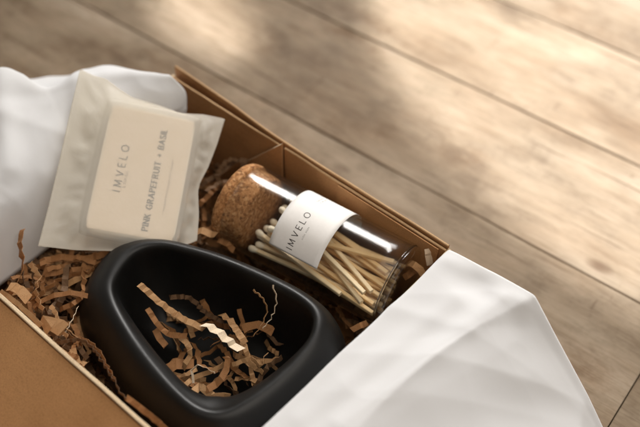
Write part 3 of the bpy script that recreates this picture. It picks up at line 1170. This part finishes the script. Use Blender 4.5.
def card_fn(x, y, lift):
    """x along the text, y up the letters (to the left in the photo)"""
    return cc_ + e_up * x - e_rt * y + bn_ * (lift + 0.00002)


# text positions across the card, measured from its centre
def cpos(u, v):
    q = at_pl(u, v, cc_, bn_) - cc_
    return q.dot(e_up), -q.dot(e_rt)


x1, y1 = cpos(121, 168)
x2, y2 = cpos(126, 178)
x3, y3 = cpos(154.5, 179)
x4, y4 = cpos(168, 187)
letter_obj('lettering', [
    (lettering('IMVELO', 0.0042, 0.70, 0.13, 0.15), x1, y1 - 0.0021),
    (dashes(10, 0.0016, 0.012, 4), x2, y2 - 0.0006),
    (lettering('PINK GRAPEFRUIT + BASIL', 0.0034, 0.375, 0.13, 0.24, True), x3, y3 - 0.0018),
    (dashes(26, 0.0012, 0.036, 9), x4, y4 - 0.0006)], card_fn, M['ink_bold'], card)


# ------------------------------------------------------------------ crinkled paper shreds
def shred(verts, faces, path, width, amp, per, roll, seed, twist=0.0, thick=0.00022, wave=1.0):
    rnd = random.Random(seed)
    width *= 0.84
    P = catmull(path, 10) if len(path) > 2 else list(path)
    L = sum((b - a).length for a, b in zip(P, P[1:]))
    amp *= wave
    M_ = max(12, int(L / 0.0006))
    Q = resample(P, M_ + 1, False)
    stops, sacc = [0.0], 0.0
    while True:
        sacc += per * 0.42 * rnd.choice((0.55, 0.8, 1.0, 1.0, 1.3, 1.7))
        if sacc > L - per * 0.12:
            break
        stops.append(sacc)
    stops.append(L)
    n = len(stops) - 1
    rows_ = []
    b_prev = None
    sgn = 1
    for i, s_ in enumerate(stops):
        k = min(M_, int(round(s_ / L * M_)))
        p_ = Q[k]
        t_ = Q[min(M_, k + 2)] - Q[max(0, k - 2)]
        t_ = t_.normalized() if t_.length > 1e-9 else V((1, 0, 0))
        if b_prev is None:
            b_ = t_.cross(V((0, 0, 1)))
            if b_.length < 0.1:
                b_ = V((1, 0, 0))
            b_ = Matrix.Rotation(roll, 3, t_) @ b_.normalized()
        else:
            b_ = b_prev
        b_ = (b_ - t_ * b_.dot(t_)).normalized()
        b_ = Matrix.Rotation((twist + rnd.uniform(-0.5, 0.5)) / n, 3, t_) @ b_
        b_prev = b_
        n_ = b_.cross(t_)
        sgn = -sgn
        off = n_ * (sgn * amp * rnd.choice((0.25, 0.6, 0.9, 1.0, 1.25)))
        skew = t_ * (width * rnd.uniform(-0.16, 0.16))
        wdt = width * rnd.uniform(0.93, 1.06)
        lat = b_ * (width * rnd.uniform(-0.06, 0.06))
        c0, c1 = p_ + off + lat + b_ * wdt / 2 + skew, p_ + off + lat - b_ * wdt / 2 - skew
        th = n_ * thick / 2
        rows_.append((c0 + th, c1 + th, c1 - th, c0 - th))
    base = len(verts)
    for r_ in rows_:
        verts.extend(r_)
    for i in range(len(rows_) - 1):
        for j in range(4):
            a, b = base + i * 4 + j, base + i * 4 + (j + 1) % 4
            faces.append((a, b, b + 4, a + 4))
    faces.append((base + 3, base + 2, base + 1, base))
    e = base + (len(rows_) - 1) * 4
    faces.append((e, e + 1, e + 2, e + 3))


def shred_obj(px, width, amp, per, roll, mat, label, group, seed, twist=0.0):
    path = [at(u, v, z) for u, v, z in px]
    vs, fs = [], []
    shred(vs, fs, path, width, amp, per, R(roll), seed, twist)
    o = mesh_obj('paper_shred', vs, fs, M[mat], None, None, False)
    return tag(o, label, 'paper shred', group)


GB, GX = 'paper shreds in the black bowl', 'paper shreds packed in the box'
bowl_shreds = [
    ([(139, 284, .073), (157, 300, .070), (179, 316, .067), (204, 329, .064)], .0042, .0008, .0058, 10, 'strip_tan', 'long tan crinkled shred reaching from the bowl middle to its upper left wall', 0),
    ([(203, 323, .067), (221, 334, .067), (241, 351, .065)], .0058, .0009, .0085, -25, 'strip_pale', 'widest and palest shred, cream coloured, on top in the middle of the bowl', .3),
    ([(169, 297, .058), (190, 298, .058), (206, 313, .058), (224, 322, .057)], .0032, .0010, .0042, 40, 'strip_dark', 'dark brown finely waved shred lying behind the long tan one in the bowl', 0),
    ([(147, 308, .062), (157, 323, .060), (169, 334, .058), (187, 336, .056)], .0036, .0009, .0060, 10, 'strip_brown', 'short bent brown shred just below the long tan one in the bowl', 0),
    ([(155, 329, .05), (160, 339, .05), (166, 346, .049)], .0046, .0004, .006, 10, 'strip_brown', 'stubby flat brown shred near the left wall of the bowl', 0),
    ([(167, 370, .046), (179, 364, .047), (194, 364, .047)], .0075, .0006, .011, 0, 'strip_brown', 'wide flat brown scrap low at the front left of the bowl', 0),
    ([(194, 383, .054), (192, 370, .058), (200, 365, .060), (215, 373, .058)], .0026, .0004, .006, 60, 'strip_pale', 'thin cream shred curled into a hook at the front of the bowl', 0),
    ([(204, 391, .056), (220, 381, .058), (228, 365, .061), (226, 356, .06)], .0044, .0005, .008, 15, 'strip_brown', 'orange brown curved shred in front of the cream scrap in the bowl', .4),
    ([(189, 397, .054), (200, 386, .056), (212, 396, .055), (230, 396, .054)], .0050, .0012, .0075, 5, 'strip_tan', 'crumpled tan shred frontmost in the bowl', .4),
    ([(221, 313, .060), (231, 322, .061), (238, 332, .062), (246, 344, .061)], .0046, .0010, .0065, -20, 'strip_tan', 'tan shred partly behind the wide cream scrap in the bowl', .3),
    ([(232, 365, .060), (252, 359, .062), (260, 367, .060), (267, 352, .062)], .0030, .0006, .006, 30, 'strip_tan', 'thin tan shred bent in a wave right of the cream scrap in the bowl', .6),
    ([(253, 290, .078), (262, 298, .075), (267, 309, .070), (262, 323, .066), (253, 336, .062)], .0016, .0004, .0048, 70, 'strip_tan', 'thin upright tan sliver with a bent tip near the right of the bowl', .8),
    ([(273, 285, .081), (276, 300, .076), (273, 314, .070), (263, 329, .064)], .0018, .0005, .0046, 65, 'strip_pale', 'tallest thin pale sliver standing up at the right of the bowl', .6),
    ([(243, 329, .058), (258, 324, .057), (273, 332, .055)], .0065, .0007, .010, 10, 'strip_brown', 'wide orange brown scrap behind the upright slivers in the bowl', .2),
    ([(238, 334, .060), (246, 349, .062), (251, 364, .060), (263, 373, .057)], .0034, .0007, .0062, 20, 'strip_tan', 'tan shred running down from the cream scrap to the bowl front', .3),
]
for i, (px, wd, am, pe, ro, mt, lb, tw) in enumerate(bowl_shreds):
    shred_obj(px, wd, am, pe, ro, mt, lb, GB, 100 + i, tw)
brnd = random.Random(4)
for i in range(36):
    cx_, cy_ = brnd.uniform(172, 268), brnd.uniform(315, 385)
    a = brnd.uniform(0, math.tau)
    l_ = brnd.uniform(16, 32)
    z = brnd.uniform(.037, .052)
    pts = []
    for q in range(4):
        pts.append((cx_ + math.cos(a) * l_ * (q / 1.5 - 1), cy_ + math.sin(a) * l_ * .75 * (q / 1.5 - 1), z + brnd.uniform(-.004, .006)))
        a += brnd.uniform(-.5, .5)
    pts = [(u, v, max(zz, .036)) for u, v, zz in pts]
    shred_obj(pts, brnd.uniform(.0020, .0044), .0007, .0068, brnd.uniform(-70, 70), brnd.choice(['strip_brown', 'strip_dark', 'strip_brown', 'strip_tan', 'strip_tan']),
              'crinkled shred in the loose tangle at the bottom of the bowl', GB, 200 + i, brnd.uniform(-1.8, 1.8))

box_shreds = [
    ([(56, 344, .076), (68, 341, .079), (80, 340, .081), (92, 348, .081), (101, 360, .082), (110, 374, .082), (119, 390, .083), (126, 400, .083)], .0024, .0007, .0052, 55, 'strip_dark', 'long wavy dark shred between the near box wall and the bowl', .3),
    ([(80, 338, .078), (92, 344, .080), (101, 354, .080), (107, 366, .079), (115, 380, .078)], .0022, .0007, .005, 50, 'strip_brown', 'brown waved shred alongside the long dark one by the bowl', .3),
    ([(126, 397, .084), (138, 406, .084), (150, 415, .084), (166, 430, .084)], .0036, .0005, .008, 20, 'strip_brown', 'tan brown shred along the near rim at the bottom edge', .2),
    ([(0, 291, .088), (14, 301, .089), (28, 313, .089), (41, 326, .087)], .0030, .0003, .010, 35, 'strip_tan', 'smooth tan shred pressed along the near rim of the box', 0),
    ([(42, 328, .080), (50, 322, .082), (64, 330, .081)], .0095, .0009, .012, 5, 'strip_tan', 'wide pale tan scrap against the near rim left of the bowl', .2),
    ([(50, 305, .072), (56, 314, .076), (59, 326, .078), (68, 338, .078)], .0030, .0008, .0055, 20, 'strip_tan', 'crinkled tan shred running into the wide scrap by the near rim', .4),
    ([(78, 306, .078), (74, 316, .078), (68, 328, .078), (63, 336, .077)], .0011, .0003, .005, 70, 'strip_pale', 'thin pale sliver sticking out beside the left wall of the bowl', .3),
    ([(64, 326, .078), (72, 333, .079), (80, 340, .079)], .0011, .0003, .005, 70, 'strip_tan', 'thin short sliver crossing the pale one beside the bowl', .3),
    ([(36, 305, .068), (50, 297, .072), (70, 293, .073), (92, 297, .070)], .0034, .0004, .011, 15, 'strip_brown', 'orange brown curved shred lying left of the bowl', .2),
    ([(22, 229, .078), (20, 246, .077), (23, 264, .075), (18, 284, .072)], .0062, .0005, .0110, 35, 'strip_brown', 'upright crinkled brown shred left of the bag', .5),
    ([(8, 285, .076), (20, 290, .077), (30, 300, .076)], .0068, .0010, .009, 0, 'strip_tan', 'short wide tan scrap near the left edge by the rim', .2),
    ([(40, 262, .063), (60, 257, .065), (84, 259, .064), (110, 252, .062)], .0044, .0008, .008, 15, 'strip_brown', 'brown shred just under the bottom edge of the bag', .1),
    ([(44, 275, .060), (62, 272, .062), (84, 268, .061), (104, 262, .058)], .0038, .0008, .007, 15, 'strip_brown', 'second brown shred below the bag edge, above the curved one', .1),
    ([(66, 285, .063), (84, 276, .064), (102, 270, .062)], .0046, .0007, .009, 10, 'strip_tan', 'tan shred between the bag edge and the bowl wall', .2),
    ([(30, 262, .070), (38, 278, .072), (36, 296, .072), (44, 312, .072)], .0040, .0011, .0065, 25, 'strip_tan', 'tan crinkled shred hanging down near the bag corner', .6),
    ([(196, 232, .066), (206, 231, .067), (216, 236, .066)], .0052, .0007, .009, 10, 'strip_tan', 'tan scrap between the bag and the cork stopper', .2),
    ([(218, 240, .060), (226, 243, .061), (234, 250, .060)], .0042, .0006, .008, 10, 'strip_brown', 'brown scrap between the cork stopper and the bowl', .2),
    ([(199, 205, .058), (208, 196, .060), (216, 188, .060), (226, 182, .058)], .0036, .0008, .007, 20, 'strip_brown', 'brown shred behind the cork, right of the bag', .3),
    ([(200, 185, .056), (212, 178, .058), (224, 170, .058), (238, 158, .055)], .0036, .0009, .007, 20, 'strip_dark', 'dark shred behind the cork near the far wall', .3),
    ([(428, 249, .083), (429, 257, .078), (430, 266, .072)], .0046, .0003, .008, 5, 'strip_pale', 'pale upright scrap at the right corner by the tissue', .1),
    ([(410, 262, .074), (418, 268, .074), (424, 275, .073)], .0050, .0010, .008, 10, 'strip_tan', 'tan scrap right of the jar base', .4),
    ([(404, 278, .066), (412, 272, .068), (420, 268, .069)], .0044, .0010, .007, 25, 'strip_brown', 'brown scrap between the jar base and the right tissue', .4),
    ([(352, 330, .062), (360, 326, .062), (368, 322, .060)], .0040, .0008, .007, 20, 'strip_brown', 'brown scrap poking out between the bowl and the right tissue', .3),
]
for i, (px, wd, am, pe, ro, mt, lb, tw) in enumerate(box_shreds):
    shred_obj(px, wd, am, pe, ro, mt, lb, GX, 300 + i, tw)

# the packing itself: one tangled mass filling the box
outer = []
for i in range(0, 120, 4):
    q = op[i] + onr[i] * 0.020
    outer.append((q.x, q.y))


def in_bowl(x, y):
    c_ = False
    j = len(outer) - 1
    for i in range(len(outer)):
        xi, yi = outer[i]
        xj, yj = outer[j]
        if (yi > y) != (yj > y) and x < (xj - xi) * (y - yi) / (yj - yi) + xi:
            c_ = not c_
        j = i
    return c_


def zcap(p_):
    if in_bowl(p_.x, p_.y):
        return 0.012
    d_ = p_ - ja
    a = d_.dot(ax)
    s = d_.dot(sv)
    if -0.006 < a < JL + 0.006 and abs(s) < RJ + 0.004:
        return 0.034
    if to2(p_)[0] > -hl - 0.004 and -hw - 0.03 < to2(p_)[1] < hw + 0.012:
        return 0.046
    return 0.067 if p_.x > XL + 0.03 else 0.052


MRN = random.Random(21)
vs, fs, mi = [], [], []
mats = [M['strip_brown'], M['strip_tan'], M['strip_dark']]
for k in range(760):
    if k < 520:
        x, y = MRN.uniform(XL + 0.012, XR - 0.008), MRN.uniform(YN + 0.006, YF - 0.010)
    else:
        x, y = MRN.uniform(XL + 0.026, -0.25), MRN.uniform(YN + 0.006, 0.165)
    a = MRN.uniform(0, math.tau)
    pts = []
    z = MRN.uniform(0.012, 0.071)
    for j in range(5):
        q = V((x, y, z))
        pts.append(q)
        a += MRN.uniform(-0.8, 0.8)
        st = MRN.uniform(0.007, 0.013)
        x = min(XR - 0.008, max(XL + 0.012, x + math.cos(a) * st))
        y = min(YF - 0.010, max(YN + 0.006, y + math.sin(a) * st))
        z += MRN.uniform(-0.006, 0.006)
    cap = min(zcap(q) for q in pts)
    zs = [q.z for q in pts]
    hi = max(zs)
    if hi > cap:
        for q in pts:
            q.z = max(0.006, q.z - (hi - cap))
    n0 = len(fs)
    shred(vs, fs, pts, MRN.uniform(.0028, .0044), MRN.uniform(.0006, .0011), MRN.uniform(.005, .0075), MRN.uniform(-1.2, 1.2), 1000 + k, MRN.uniform(-1, 1))
    mi += [MRN.choice((0, 0, 0, 1, 2, 2, 2))] * (len(fs) - n0)
o = mesh_obj('shredded_paper', vs, fs, mats, None, mi, False)
tag(o, 'tangled brown crinkle paper packing that fills the bottom of the box', 'packing', None, 'stuff')
